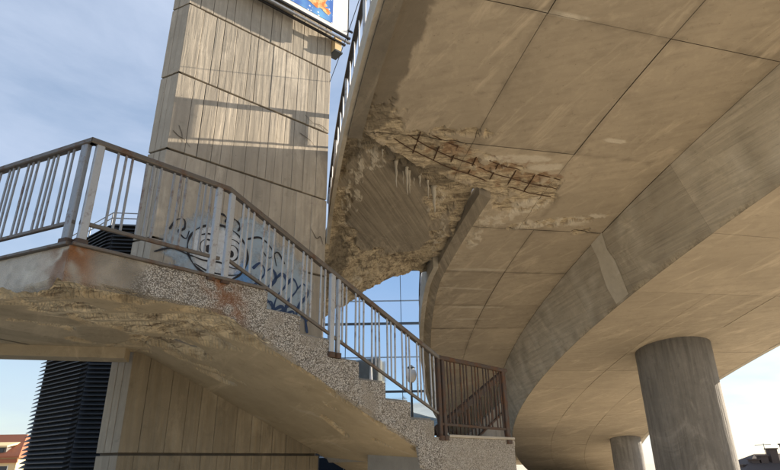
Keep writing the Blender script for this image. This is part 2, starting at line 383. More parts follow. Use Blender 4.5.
def panel(name, sa, sb, oa, ob, dz, mat, dense=False, parent=ramp, cut=None, thick=.06):
    """a soffit panel: underside at dz, proud of the core by its thickness"""
    sa, sb = sa + GAP, sb - GAP
    fo = lambda o, s: o(s) if callable(o) else o
    jz = random.uniform(-.006, .006)
    if not dense:
        n = max(1, int((sb - sa) / .8)); mb = MB()
        for i in range(n + 1):
            s = sa + (sb - sa) * i / n; a, c = fo(oa, s) + GAP, fo(ob, s) - GAP
            for o, z in ((a, dz + jz), (c, dz + jz), (c, dz + thick), (a, dz + thick)):
                mb.v.append(tuple(RP(s, o, z)))
        for i in range(n):
            for j in range(4): mb.f.append((i * 4 + j, i * 4 + (j + 1) % 4, i * 4 + 4 + (j + 1) % 4, i * 4 + 4 + j))
        mb.f += [(0, 1, 2, 3), (n * 4 + 3, n * 4 + 2, n * 4 + 1, n * 4)]
        return rb(mb, name, mat, parent)
    nu = int((sb - sa) / .035); nv = int((fo(ob, sa) - fo(oa, sa)) / .035)
    def fn(u, v):
        s = sa + (sb - sa) * u; a, c = fo(oa, s) + GAP, fo(ob, s) - GAP; o = a + (c - a) * v
        if cut:
            s_l = cut(o)
            if s_l is not None and s > s_l:
                if s > s_l + .05: return None, {}
                s = s_l
        wear, lime, damp, rs, n2 = wing_attr(s, o); pq = RP(s, o)
        up_ = wear * max(.006, .04 + .05 * terr(nz3((pq.x * .8, pq.y * 2., 1), 2.1, 3), 5) + .008 * n2) - .012 * lime
        return RP(s, o, dz + jz + up_), dict(wear=wear, lime=lime, damp=damp, rust=rs)
    mb, at = grid(nu, nv, fn)
    return rb(mb, name, mat, parent, attrs=at)
# wing panels
LA = [-6.31, -4.23, -2.13, 0.0]
for a, c in zip(JW, JW[1:]):
    if c <= .06:
        for o0, o1 in zip(LA, LA[1:]): panel('soffit_panel', a, c, o0, o1, 0, m_soffit, dense=(a > -6))
    elif a < .06:
        for o0, o1 in zip(LA, LA[1:]):
            panel('soffit_panel', a, c, o0, o1, 0, m_soffit, dense=True, cut=lambda o: skew(o) if o < -3.40 else None)
    else:
        d = a < 9.3
        panel('soffit_panel', a, c, lambda s: e2(s) + .10, -1.75, 0, m_soffit, dense=d)
        panel('soffit_panel', a, c, -1.75, 0.0, 0, m_soffit, dense=d)
# girder web panels and bottom panels
def webpanel(a, c):
    a += .0015; c -= .0015; n = max(2, int((c - a) / .3)); k = 10; mb = MB(); at = {q: [] for q in ('wear', 'lime', 'damp', 'rust')}
    for i in range(n + 1):
        s = a + (c - a) * i / n
        for j in range(k + 1):
            t = j / k; p = RP(s, .005 + .61 * t, -.004 - 1.45 * t); mb.v.append(tuple(p))
            at['wear'].append(.8 * sst(.35, .7, (.55 if t > .9 else -.1) + nz3(p, 1.5) * .7)); at['lime'].append(.55 * sst(.30, .5, nz3((p.x * 2., p.y * 2., p.z * .3 + 9), 1.1))); at['damp'].append(.4 * sst(.15, .7, nz3((p.x * 1.5, p.y * 1.5, p.z * .35), 1.4) + (.35 if t > .85 else 0))); at['rust'].append(0.)
    for i in range(n):
        for j in range(k): mb.f.append((i * (k + 1) + j, i * (k + 1) + j + 1, (i + 1) * (k + 1) + j + 1, (i + 1) * (k + 1) + j))
    rb(mb, 'web_panel', m_web, smooth=True, attrs=at)
for a, c in zip(JW, JW[1:]):
    webpanel(a, c)
    for o0, o1 in ((.615, 2.57), (2.57, 4.35), (4.35, 6.9)):
        panel('bottom_panel', a, c, o0, o1, -1.457, m_soffit)
# pale mortar patch running down the web, standing 1 cm proud
mb = MB(); g = []
PT = [(3.05, -.04, .30), (3.15, .25, .24), (3.2, .45, .34), (3.3, .70, .36), (3.35, .97, .30)]
for s, t, hw in PT:
    for k_ in (-1, 1):
        base = RP(s + k_ * hw, .61 * t, -1.45 * t); nrm = Vector((-.90, -.1, -.40)).normalized()
        g.append(base + nrm * .012)
mb.add(g, [(2 * i, 2 * i + 1, 2 * i + 3, 2 * i + 2) for i in range(len(PT) - 1)])
rb(mb, 'mortar_patch', m_stalac)
# left edge beam of the wide part, fascia and railing
rb(sweep([(-6.575, -.10), (-6.33, -.10), (-6.33, .30), (-6.575, .30)], -13.7, .10), 'edge_beam', m_beam)
rb(sweep([(-6.66, -.06), (-6.58, -.06), (-6.58, .36), (-6.66, .36)], -13.7, 3.9), 'edge_fascia', m_edge)
rb(sweep([(lambda s: e2(s) - .16, -.02), (lambda s: e2(s) + .09, -.10), (lambda s: e2(s) + .09, .30), (lambda s: e2(s) - .16, .30)], 1.5, 37.7), 'edge_beam', m_stub)
rb(sweep([(lambda s: e2(s) - .30, -.12), (lambda s: e2(s) - .165, -.12), (lambda s: e2(s) - .165, .62), (lambda s: e2(s) - .30, .62)], 4.6, 37.7), 'edge_fascia', m_edge)
rb(sweep([(6.905, -1.46), (7.1, -1.44), (7.15, .5), (7.0, .5), (6.95, -.9)], -13.7, 37.7), 'edge_fascia', m_edge)
def deckrail(off, sa, sb, dz0, dz1):
    f_o = lambda s: off(s) if callable(off) else off
    n = int((sb - sa) / .5); pts = [RP(sa + (sb - sa) * i / n, f_o(sa + (sb - sa) * i / n), dz1) for i in range(n + 1)]
    mb = MB()
    for p, q in zip(pts, pts[1:]): mb.bar(p, q, .09, .08)
    hr = rb(mb, 'handrail', m_black)
    mb = MB()
    for i, (p, q) in enumerate(zip(pts, pts[1:])): mb.bar(p - Vector((0, 0, dz1 - dz0 - .1)), q - Vector((0, 0, dz1 - dz0 - .1)), .04, .03)
    rb(mb, 'bottom_rail', m_black)
    s = sa + .2; i = 0
    while s < sb:
        o = f_o(s); mb = MB(); big = i % 4 == 0
        mb.bar(RP(s, o, dz0 - .03 if big else dz0 + .1), RP(s, o, dz1), .05 if big else .02, .13 if big else .085, side=(1, 0, 0))
        rb(mb, 'post' if big else 'baluster', m_post); s += .40; i += 1
deckrail(-6.62, -6.5, 3.9, .36, 1.18)
deckrail(lambda s: e2(s) - .23, 4.7, 12.0, .62, 1.45)

# stair head hanging off the broken edge: board-marked slab, then a flight falling away to the left
FAR = [(1.10, 14.95, 6.64), (.55, 14.75, 6.47), (-.13, 14.5, 6.21), (-.72, 14.3, 5.80), (-1.27, 14.2, 5.38), (-1.73, 14.0, 5.02), (-2.4, 13.8, 4.55)]
def stub_pt(u, v):
    """u 0..1 from the broken edge to the far edge, v 0..1 from the left fascia to the wing"""
    o = -6.57 + (2.97) * v
    sa = skew(min(o, -3.40)) + .0
    fold = 3.5 + .9 * v
    if u < .55:
        t = u / .55; s = sa + (fold - sa) * t
        return RP(s, o, .10), s, o
    t = (u - .55) / .45
    a = RP(fold, o, .10)
    x = (1 - v) * (len(FAR) - 1); i = min(len(FAR) - 2, int(x)); x -= i
    b_ = Vector(FAR[i]).lerp(Vector(FAR[i + 1]), x)
    c_ = a.lerp(b_, .5) + Vector((0, .25, .22))
    return a.lerp(c_, t).lerp(c_.lerp(b_, t), t), fold + 2 * t, o
stub = thing('bridge_stair_head', 'spalled board-marked concrete stair slab hanging beside tower under the bridge edge', 'stairs', loc=(-.5, 11, 7))
so = stub.location.copy()
def sb_(mb, name, mat, **k):
    mb.v = [tuple(Vector(v) - so) for v in mb.v]; return mb.build(name, mat, stub, **k)
def fn(u, v):
    p, s, o = stub_pt(u, v)
    n1 = nz3(p, 1.3); n2 = nz3((p[0] + 5, p[1] * .6, p[2] * 1.6), 4.2, 5)
    m = max(.95 - 4.2 * (1 - u) + 2.6 - .9 * v, 1.0 - u * 4.5 - .3 * (1 - v), (v - .86) * 6, (.10 - v) * 7, blob(u, v, [(.45, .93, .2, .22, 0), (.18, .75, .16, .2, 0), (.62, .2, .2, .25, 0)], 0) * 1.3)
    smooth_ = blob(u, v, [(.33, .42, .30, .34, 0), (.42, .60, .22, .22, 0), (.25, .3, .2, .2, 0)], .22 * n1 + .12 * n2)
    wear = max(.25 * sst(-.3, .5, n2), sst(.15, .45, m + .55 * n1 + .35 * n2)) * (1 - sst(.0, .12, smooth_))
    lime = sst(.1, .4, blob(u, v, [(.20, .14, .2, .035, 12), (.34, .09, .2, .03, 6), (.09, .2, .07, .08, 0)], .8 * n2)) * .85
    lime = max(lime, .6 * sst(.15, .5, blob(u, v, [(.17, .78, .09, .06, 0), (.26, .86, .10, .03, 30), (.85, .35, .08, .2, 20), (.42, .90, .2, .05, 0)], .9 * n2)))
    lime *= sst(-.12, .16, nz3(p, 8., 4))
    damp = .7 * sst(.1, .6, blob(u, v, [(.02, .35, .10, .5, 0), (.05, .05, .14, .16, 0), (.7, .1, .25, .12, 0)], .5 * n1))
    p = p + Vector((0, 0, min(.13 if u < .5 else .26, wear * (.05 + .13 * terr(nz3((p.x * .9 + p.y * .4, p.y * 1.7, p.z), 1.5, 3), 6) + .02 * n2) - .02 * lime)))
    if u > .5: p = p + Vector((0, .10 * n1, .05 * n1 + .05 * terr(n2, 4) * sst(.5, .65, u)))
    return p, dict(wear=wear * .9, lime=lime, damp=damp)
mb, at = grid(210, 140, fn)
sb_(mb, 'slab_underside', m_stub, attrs=at)
mb = MB()   # body above the underside
N_ = 12
for i in range(N_ + 1):
    for v in (0.005, .995):
        p, s, o = stub_pt(.012 + .976 * i / N_, v); mb.v.append(tuple(p + Vector((0, 0, .16 if i < N_ * .5 else .34)))); mb.v.append(tuple(p + Vector((0, .0, .30 if i < N_ * .5 else .55))))
for i in range(N_):
    a = i * 4; mb.f += [(a, a + 2, a + 6, a + 4), (a + 1, a + 5, a + 7, a + 3), (a, a + 4, a + 5, a + 1), (a + 2, a + 3, a + 7, a + 6)]
mb.f += [(0, 1, 3, 2), (N_ * 4, N_ * 4 + 2, N_ * 4 + 3, N_ * 4 + 1)]
sb_(mb, 'slab_body', m_beam)
# exposed rebar mesh under the broken edge (belongs to the ramp)
def rod(pts, r, name='rebar'):
    mb = MB(); mb.tube(pts, r, 6); return rb(mb, name, m_rebar)
for k, ds in enumerate((.34, .62, .92)):
    pts = []
    for i in range(15):
        o = -5.7 + i * .27 + .1 * k
        if o > -1.75: break
        s = skew(min(o, -3.38)) + (max(o, -3.38) + 3.38) * .22 - ds + .05
        pts.append(RP(s + .015 * math.sin(i * 1.7 + k), o, .024 + .012 * math.sin(i * .9 + k * 2.)))
    rod(pts, .010)
for i in range(7):
    o = -5.35 + i * .47 + random.uniform(-.08, .08)
    s = skew(min(o, -3.38)) + (max(o, -3.38) + 3.38) * .22
    rod([RP(s - 1.08 + random.uniform(0, .12), o, .05), RP(s - .7, o + .02, .030), RP(s - .22 + random.uniform(-.1, .05), o + .03, .04)], .012)
# lime stalactites hanging behind the broken edge
for (u, v, ln, r) in [(.05, .36, .62, .035), (.05, .445, .66, .04), (.06, .47, .55, .034), (.075, .43, .36, .02), (.06, .555, .3, .03), (.07, .625, .5, .024), (.10, .69, .62, .06), (.04, .25, .2, .02), (.12, .51, .18, .016), (.08, .52, .24, .018)]:
    p, s, o = stub_pt(u, v); p = p + Vector((0, 0, .05)); mb = MB(); n_ = 9
    mb.tube([p + Vector((.005 * math.sin(i * 1.3 + u * 40), .005 * math.cos(i * 1.1 + v * 30), -ln * i / n_)) for i in range(n_ + 1)], r, 8,
            rs=[r * (1.5 if i == 0 else (1.0 - .88 * i / n_) * (1 + .22 * math.sin(i * 2.1 + v * 50))) for i in range(n_ + 1)])
    sb_(mb, 'stalactite', m_stalac, smooth=True)

# columns under the ramp
def column(s, off, r, label):
    c = RP(s, off, -1.44); c0 = Vector((c.x, c.y, 0)); n = 48
    t = thing('bridge_column', label, 'column', 'round columns under the ramp', c0)
    mb = MB(); zs = [0] + [c.z * k / 8 for k in range(1, 8)] + [c.z + .25]
    for z in zs:
        for k in range(n):
            a = 2 * math.pi * k / n; mb.v.append((r * math.cos(a), r * math.sin(a), z))
    for i in range(len(zs) - 1):
        for k in range(n): mb.f.append((i * n + k, i * n + (k + 1) % n, (i + 1) * n + (k + 1) % n, (i + 1) * n + k))
    mb.f.append(tuple(range(len(mb.v) - n, len(mb.v))))
    mb.build('shaft', m_column, t, smooth=True)
    mb = MB(); k = 32
    mb.v = [((r + .12) * math.cos(2 * math.pi * i / k), (r + .12) * math.sin(2 * math.pi * i / k), z) for z in (0, .25) for i in range(k)]
    mb.f = [(i, (i + 1) % k, k + (i + 1) % k, k + i) for i in range(k)] + [tuple(range(k, 2 * k))]
    mb.build('plinth', m_column, t)
column(6.9, 3.82, 1.06, 'thick grey round column holding up the ramp in the foreground, right')
column(21.0, 6.1, .72, 'smaller distant round column under the low end of the ramp')

# ------------------------------------------------------------------ concrete tower
TC = Vector((-3.485, 7.625, 0)); AZF, AZL = rad(49.6), rad(-66)
dF = Vector((math.sin(AZF), math.cos(AZF), 0)); nF = Vector((dF.y, -dF.x, 0))       # along the front face, outward normal
dL = Vector((math.sin(AZL), math.cos(AZL), 0)); nL = Vector((-dL.y * -1, dL.x, 0)); nL = Vector((dL.y * -1, dL.x, 0))
if nL.y > 0: nL = -nL
WF, WL, HT = 3.02, .40, 12.5
tower = thing('concrete_tower', 'tall board-marked concrete tower rising through the stair landing, graffiti at its foot', 'tower', loc=TC)
PR = TC + dF * WF; PL = TC + dL * WL
core_in = .07
def tp(mb, name, mat, **k):
    mb.v = [tuple(Vector(v) - TC) for v in mb.v]; return mb.build(name, mat, tower, **k)
bk = Vector((-.15, .989, 0)) * 2.2
poly = [TC - nF * core_in - nL * core_in * .4, PR - nF * core_in - dF * .03, PR + bk, PL + bk, PL - nL * core_in]
mb = MB(); mb.prism([(p.x, p.y) for p in poly], 0, HT - .05); tp(mb, 'core', m_tower_groove)
LIFT = [0, 1.80, 3.28, 4.77, 6.28, 7.745, 9.24, 10.75, HT]
def board(o0, d, nrm, a, c, z0, z1, proud, ch0=0., ch1=0.):
    """one cast board mark: a shallow slab standing on the core"""
    mb = MB(); i_ = -.08
    p = lambda t, off, z: o0 + d * t + nrm * off + Vector((0, 0, z))
    tw = random.uniform(-.002, .002); e = .006
    mb.add([p(a, i_, z0), p(c, i_, z0), p(c, i_, z1), p(a, i_, z1),
            p(a + ch0, proud - e * .6, z0), p(c - ch1, proud - e * .6, z0), p(c - ch1, proud - e * .6, z1), p(a + ch0, proud - e * .6, z1),
            p(a + e + ch0, proud + tw, z0 + e), p(c - e - ch1, proud - tw, z0 + e), p(c - e - ch1, proud - tw, z1 - e), p(a + e + ch0, proud + tw, z1 - e)],
           [(0, 1, 5, 4), (1, 2, 6, 5), (2, 3, 7, 6), (3, 0, 4, 7), (4, 5, 9, 8), (5, 6, 10, 9), (6, 7, 11, 10), (7, 4, 8, 11), (8, 9, 10, 11)])
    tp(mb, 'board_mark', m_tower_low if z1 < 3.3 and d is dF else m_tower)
for z0, z1 in zip(LIFT, LIFT[1:]):
    low = z1 < 6.5
    a = 0.; zz0, zz1 = z0 + .018, z1 - .018
    while a < WF - .01:
        wd = random.choice((.16, .2, .24, .28, .33)); c = min(WF, a + wd)
        if WF - c < .09: c = WF
        g = .002 if low else random.uniform(.002, .006)
        pr = random.uniform(-.004, .001) if low else random.uniform(-.0065, .002)
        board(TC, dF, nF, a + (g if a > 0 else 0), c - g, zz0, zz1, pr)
        a = c
    a = 0.
    for wd in (.14, .12, .14):
        board(TC, dL, nL, a + (.003 if a else .002), a + wd - .003, zz0, zz1, random.uniform(-.008, .002)); a += wd
# right flank (faces the bridge) boards
# graffiti: flat paint on the front face (strokes a few mm proud)
def FP(t, z, off=.008): return TC + dF * t + nF * off + Vector((0, 0, z))
def patch(pts, mat, off, name):
    mb = MB(); n = len(pts); cx = sum(p[0] for p in pts) / n; cz = sum(p[1] for p in pts) / n
    q = [(cx + (t - cx) * k, cz + (z - cz) * k) for k in (.55, .85, 1.06) for t, z in pts]
    mb.add([FP(cx, cz, off)] + [FP(t, z, off) for t, z in q], [(0, i + 1, (i + 1) % n + 1) for i in range(n)] + [(1 + r * n + i, 1 + r * n + n + i, 1 + r * n + n + (i + 1) % n, 1 + r * n + (i + 1) % n) for r in (0, 1) for i in range(n)])
    tp(mb, name, mat, attrs={'fade': [1.] + [1.] * n + [.75] * n + [0.] * n})
def blobpts(cx, cz, rx, rz, n=40, wob=.08, seed=0):
    r_ = []
    for i in range(n):
        a = 2 * math.pi * i / n; k = 1 + wob * noise.noise(Vector((math.cos(a) * 1.6 + seed * 7, math.sin(a) * 1.6, seed)))
        k += wob * .6 * noise.noise(Vector((math.cos(a) * 6 + seed * 3, math.sin(a) * 6, seed)))
        r_.append((cx + rx * k * math.cos(a), cz + rz * k * math.sin(a)))
    return r_
def stroke(pts, wd, mat, off=.013, name='graffiti_stroke'):
    # Catmull-Rom through pts, ribbon of varying width
    P = [Vector((a, b_, 0)) for a, b_ in pts]; P = [P[0] * 2 - P[1]] + P + [P[-1] * 2 - P[-2]]; out_ = []
    for i in range(1, len(P) - 2):
        for k in range(8):
            t = k / 8; a, b_, c, d = P[i - 1:i + 3]
            out_.append(.5 * ((2 * b_) + (c - a) * t + (2 * a - 5 * b_ + 4 * c - d) * t * t + (3 * b_ - a - 3 * c + d) * t ** 3))
    out_.append(P[-2]); mb = MB()
    for i, p in enumerate(out_):
        d = (out_[min(i + 1, len(out_) - 1)] - out_[max(i - 1, 0)]); d = d.normalized() if d.length > 1e-6 else Vector((1, 0, 0))
        s_ = Vector((-d.y, d.x, 0)); ww = wd * (.75 + .35 * math.sin(i * .21 + pts[0][0] * 9)) * (.6 if i in (0, len(out_) - 1) else 1)
        for k in (-.5, .5): q = p + s_ * ww * k; mb.v.append(tuple(FP(q.x, q.y, off)))
    mb.f = [(2 * i, 2 * i + 1, 2 * i + 3, 2 * i + 2) for i in range(len(out_) - 1)]
    tp(mb, name, mat)
GR = {}
def graffiti():
    patch(blobpts(.75, 4.75, .55, .62, wob=.35, seed=1), m_lblue, .0045, 'graffiti_fill')
    patch(blobpts(1.55, 5.0, .55, .55, wob=.35, seed=2), m_lblue, .006, 'graffiti_fill')
    patch(blobpts(.38, 4.15, .16, .3, wob=.4, seed=3), m_blue, .007, 'graffiti_fill')
    patch(blobpts(2.1, 4.3, .75, .75, wob=.3, seed=4), m_lblue, .0075, 'graffiti_fill')
    patch(blobpts(1.35, 4.35, .3, .5, wob=.3, seed=5), m_blue, .0085, 'graffiti_fill')
    patch(blobpts(1.02, 4.78, .50, .46, wob=.10, seed=6), m_wspray, .0095, 'graffiti_fill')
    patch(blobpts(1.05, 4.20, .42, .28, wob=.2, seed=7), m_wspray, .0102, 'graffiti_fill')
    K = m_ink; W_ = .036
    circ = lambda cx, cz, rx, rz, a0, a1, n=14: [(cx + rx * math.cos(rad(a0 + (a1 - a0) * i / n)), cz + rz * math.sin(rad(a0 + (a1 - a0) * i / n))) for i in range(n + 1)]
    stroke(circ(1.02, 4.76, .50, .46, -60, 100), W_, K)
    stroke(circ(.98, 4.78, .46, .42, 115, 265), W_, K)
    stroke(circ(1.00, 5.28, .12, .14, -30, 210), W_, K)
    stroke(circ(1.20, 5.27, .13, .12, -40, 170), W_, K)
    stroke(circ(.83, 4.80, .12, .13, 0, 360), W_ * .7, K)
    stroke(circ(1.24, 4.80, .11, .13, 0, 360), W_ * .7, K)
    patch(blobpts(.85, 4.78, .05, .06), K, .0125, 'graffiti_eye'); patch(blobpts(1.23, 4.78, .045, .055), K, .0125, 'graffiti_eye')
    stroke([(.70, 4.98), (.85, 5.03), (.98, 4.95)], W_ * .7, K); stroke([(1.12, 4.96), (1.24, 5.03), (1.38, 4.97)], W_ * .7, K)
    stroke([(.58, 4.62), (.8, 4.58), (1.05, 4.60), (1.3, 4.55), (1.5, 4.60)], W_ * .8, K)
    stroke([(.66, 4.50), (.9, 4.42), (1.2, 4.42), (1.44, 4.48)], W_ * .7, K)
    stroke(circ(.86, 4.14, .2, .22, 20, 250), W_, K); stroke(circ(1.3, 4.12, .24, .24, -80, 160), W_, K)
    stroke([(.22, 4.95), (.30, 5.12), (.42, 5.16), (.44, 5.02), (.36, 4.95), (.48, 4.86), (.52, 5.0)], W_, K)
    stroke([(.05, 4.55), (.3, 4.66), (.62, 4.60)], W_ * .8, K)
    stroke([(1.48, 5.1), (1.72, 5.18), (1.95, 5.02), (2.05, 4.75)], W_, K)
    for q in range(5):
        x0 = 1.62 + q * .21; z0 = 4.62 - q * .05; k = random.Random(q + 11)
        stroke([(x0, z0), (x0 + .13, z0 + .12), (x0 + .22, z0 - .04), (x0 + .06, z0 - .28), (x0 + .02, z0 - .50), (x0 + .17, z0 - .45), (x0 + .2 + .05 * k.random(), z0 - .72)], .055, m_navy, .0135)
        stroke([(x0 + .1, z0 - .62), (x0 + .02, z0 - .85), (x0 + .16, z0 - .98), (x0 + .26, z0 - .80)], .045, m_navy, .0148)
    stroke([(1.6, 4.05), (1.85, 4.2), (2.1, 3.98), (2.4, 4.12), (2.7, 3.9)], .045, m_navy, .0158)
    stroke([(1.75, 4.98), (1.9, 4.86), (2.05, 5.0), (2.2, 4.82)], .03, K, .0165)
graffiti()
# fine crack lines / scratches on the sunlit upper part
stroke([(.05, 6.62), (.16, 6.55), (.24, 6.53), (.36, 6.42)], .016, m_tower_groove, .009, 'crack')
stroke([(.13, 6.75), (.2, 6.6), (.21, 6.45)], .012, m_tower_groove, .009, 'crack')
stroke([(2.35, 7.5), (2.6, 7.42), (2.72, 7.30)], .02, m_tower_groove, .009, 'crack')
stroke([(2.45, 7.95), (2.62, 7.85), (2.82, 7.86), (2.98, 7.80)], .018, m_tower_groove, .009, 'crack')
stroke([(2.7, 5.6), (2.82, 5.45), (2.9, 5.50), (2.97, 5.35)], .02, m_tower_groove, .012, 'crack')

# ------------------------------------------------------------------ billboard at the tower's top
bb = thing('billboard', 'framed colourful picture panel mounted high on the tower corner', 'sign', loc=FP(1.6, 10.0, .3))
bo = bb.location.copy()
def bp(mb, name, mat, parent=bb):
    mb.v = [tuple(Vector(v) - bo) for v in mb.v]; return mb.build(name, mat, parent)
def slab(t0, t1, z0, z1, o0, o1):
    mb = MB(); P = lambda t, o, z: FP(t, z, o)
    mb.hexa([P(t0, o1, z0), P(t1, o1, z0), P(t1, o0, z0), P(t0, o0, z0), P(t0, o1, z1), P(t1, o1, z1), P(t1, o0, z1), P(t0, o0, z1)])
    return mb
b = NB('billboard_picture'); vo = b.n('ShaderNodeTexVoronoi', Scale=9.); b.l(b.tc.outputs['Object'], vo.inputs['Vector'])
n1 = b.noise(1.5, 2); n2 = b.noise(4.5, 5)
cc = b.mix((.07, .16, .48), (.16, .40, .70), b.ramp(n1, [(.4, 0), (.6, 1)]))
cc = b.mix(cc, (.75, .80, .85), b.ramp(vo.outputs['Distance'], [(.16, 1), (.2, 0)]))
m_pic = b.fin(cc, .45)
b = NB('orange_print'); n2 = b.noise(11, 5); m_orange = b.fin(b.mix((.72, .20, .05), (.80, .55, .25), b.ramp(n2, [(.4, 0), (.6, 1)])), .45)
pan = bp(slab(-.5, 3.21, 10.12, 12.4, .24, .30), 'panel', m_white)
bp(slab(-.4, 2.82, 10.22, 12.3, .302, .306), 'picture', m_pic)
mb = MB(); P_ = blobpts(2.40, 10.62, .30, .20, wob=.35, seed=21)
n_ = len(P_); mb.add([FP(2.40, 10.62, .310)] + [FP(t, z, .310) for t, z in P_], [(0, i + 1, (i + 1) % n_ + 1) for i in range(n_)]); bp(mb, 'picture_motif', m_orange)
mb = MB(); P_ = blobpts(2.66, 10.46, .10, .075, wob=.3, seed=23)
mb.add([FP(2.66, 10.46, .3095)] + [FP(t, z, .3095) for t, z in P_], [(0, i + 1, (i + 1) % n_ + 1) for i in range(n_)]); bp(mb, 'picture_motif', m_orange)
for z, o in ((10.07, .30), (9.95, .30), (10.02, .12)):
    mb = MB(); mb.bar(FP(-.6, z, o), FP(3.28, z, o), .05, .05); bp(mb, 'frame_bar', m_black if z > 10. else m_rail)
mb = MB(); mb.bar(FP(3.24, 9.95, .27), FP(3.24, 12.4, .27), .04, .06); bp(mb, 'frame_bar', m_mull)
mb = slab(3.025, 3.19, 9.78, 10.14, -.1, .12); bp(mb, 'bracket', m_plaster)
mb = slab(3.022, 3.21, 9.74, 9.78, -.12, .14); bp(mb, 'bracket_foot', m_mull)
mb = MB(); mb.tube([FP(3.22, 10.28, .28), FP(3.30, 10.28, .30), FP(3.31, 10.24, .33)], .025, 6); bp(mb, 'spotlight_arm', m_black)
# thin cable from tower to bridge
mb = MB(); a = FP(3.0, 9.0, .0); c = RP(-2.5, -6.62, 1.15); a, c = Vector(a), c
mb.tube([a.lerp(c, t / 10) - Vector((0, 0, .35 * (t / 10) * (1 - t / 10))) for t in range(11)], .007, 5)
tag(mb.build('overhead_cable', m_black), 'thin dark cable strung between tower and bridge edge', 'cable')

# ------------------------------------------------------------------ staircase
A0 = Vector((-2.75, 4.5, 0)); AZS = rad(44.2)
dS = Vector((math.sin(AZS), math.cos(AZS), 0)); nS = Vector((-dS.y, dS.x, 0))
def SP(t, w_, z): return A0 + dS * t + nS * w_ + Vector((0, 0, z))
dW = Vector((math.sin(rad(-66.4)), math.cos(rad(-66.4)), 0))
ZL, ZB = 3.40, 1.96
stair = thing('concrete_staircase', 'spalled concrete staircase with pebble-dash side and landing wrapped round the tower', 'stairs', loc=(A0.x, A0.y, 0))
sto = stair.location.copy()
def stp(mb, name, mat, **k):
    mb.v = [tuple(Vector(v) - sto) for v in mb.v]; return mb.build(name, mat, stair, **k)
FLp = A0 + dW * 2.6; Tc = TC.copy()
BLp = Vector((-7.2, 6.72, 0)); Mp = Tc.lerp(BLp, .25); FL2 = FLp + Vector((-2.3, -.35, 0)); 
P1 = A0 + dS * 1.32
def bil(q, u, v): return q[0].lerp(q[1], u).lerp(q[3].lerp(q[2], u), v)
ZS = 3.09
def soff_attr(p, kind):
    n1 = nz3(p, 1.1, 4); n2 = nz3((p[0] * 1.0 + 3, p[1] * 1.0, p[2] + 7), 4.0, 5); n3 = nz3((p[0] * .55 + p[1] * .2, p[1] * 2.1 - p[0] * .3, 3), 2.2, 5)
    return n1, n2, n3
def soffit_patch(q, nu, nv, fz, fw, name='soffit'):
    def fn(u, v):
        p = bil(q, u, v); z = fz(p); n1, n2, n3 = soff_attr(p, 0)
        wear, lime, damp = fw(p, u, v, n1, n2, n3)
        return Vector((p.x, p.y, z + max(-.01, min(.16, wear * (.05 + .13 * terr(n3, 6) + .015 * n2)) - .004))), dict(wear=wear, lime=lime, damp=damp)
    mb, at = grid(nu, nv, fn)
    return stp(mb, name, m_stair_soffit, attrs=at)
def tw(p): d = p - A0; return d.dot(dS), d.dot(nS)
def fw_land(p, u, v, n1, n2, n3):
    t, w_ = tw(p); f_ = p - A0; e = min(w_ if t > 0 else 9, (f_.x * -dW.y + f_.y * dW.x) * -1 if 0 else 9)
    de = abs(f_.x * dW.y - f_.y * dW.x)           # distance behind the left edge line
    m = .42 + .9 * n1 + .6 * n3 - .5 * sst(2.3, 2.7, w_) + .45 * sst(.5, .1, min(de, w_))
    hole = blob(t, w_, [(-.25, 1.45, .95, .30, 10), (1.05, 2.0, .55, .38, 60), (.4, 2.5, .9, .25, 20)], .35 * n1 + .2 * n3)
    wear = sst(.12, .34, m) * (1 - sst(.0, .22, hole))
    damp = .6 * sst(.22, .02, min(de, w_ + .0)) * sst(-.3, .3, n1 + .2) + .25 * sst(.05, .3, hole)
    return wear, .45 * sst(.35, .6, n3 + .25 * n1) * wear, damp
soffit_patch([FL2, FLp, Mp, BLp], 60, 60, lambda p: ZS, fw_land)
soffit_patch([FLp, A0, Mp, Mp.lerp(BLp, .02)], 100, 130, lambda p: ZS, fw_land)
soffit_patch([A0, P1, Tc, Mp], 60, 120, lambda p: ZS, fw_land)
def tfold(w_): return 1.32 + (1.69 - 1.32) * min(1, w_ / 2.7)
def zstair(p):
    t, w_ = tw(p); x = t - tfold(w_); x = x * x / .6 if 0 < x < .3 else (x - .15 if x > 0 else 0)
    return max(1.42, ZS - .43 * x)
def fw_stair(p, u, v, n1, n2, n3):
    t, w_ = tw(p)
    m = max(1.25 - .62 * (t - 1.2) - .25 * abs(w_ - 1.3), blob(t, w_, [(4.25, .6, .35, .35, 30), (3.9, 1.0, .6, .12, 20), (3.3, .5, .25, .1, 0)], 0)) - .35 + .75 * n1 + .5 * n3
    m = max(m, (.16 - w_) * 5 + .6 * n3 - .05)
    wear = sst(.18, .42, m)
    return wear, .4 * sst(.3, .6, n3 + .2 * n1) * wear + .3 * sst(.5, .8, n1 + n3), .25 * sst(2.35, 2.7, w_)
wt = lambda t: (lambda c: c)(2.705 - (t - 1.69) * math.tan(AZF - AZS)) + .03
E1 = A0 + dS * 5.35; E2 = A0 + dS * 5.6 + nS * (wt(4.95))
soffit_patch([P1, E1, E2, Tc], 130, 110, zstair, fw_stair)
soffit_patch([E1, A0 + dS * 6.6, A0 + dS * 8.2 + nS * 1.2, A0 + dS * 5.4 + nS * 1.2], 30, 24, lambda p: 1.42, fw_stair)
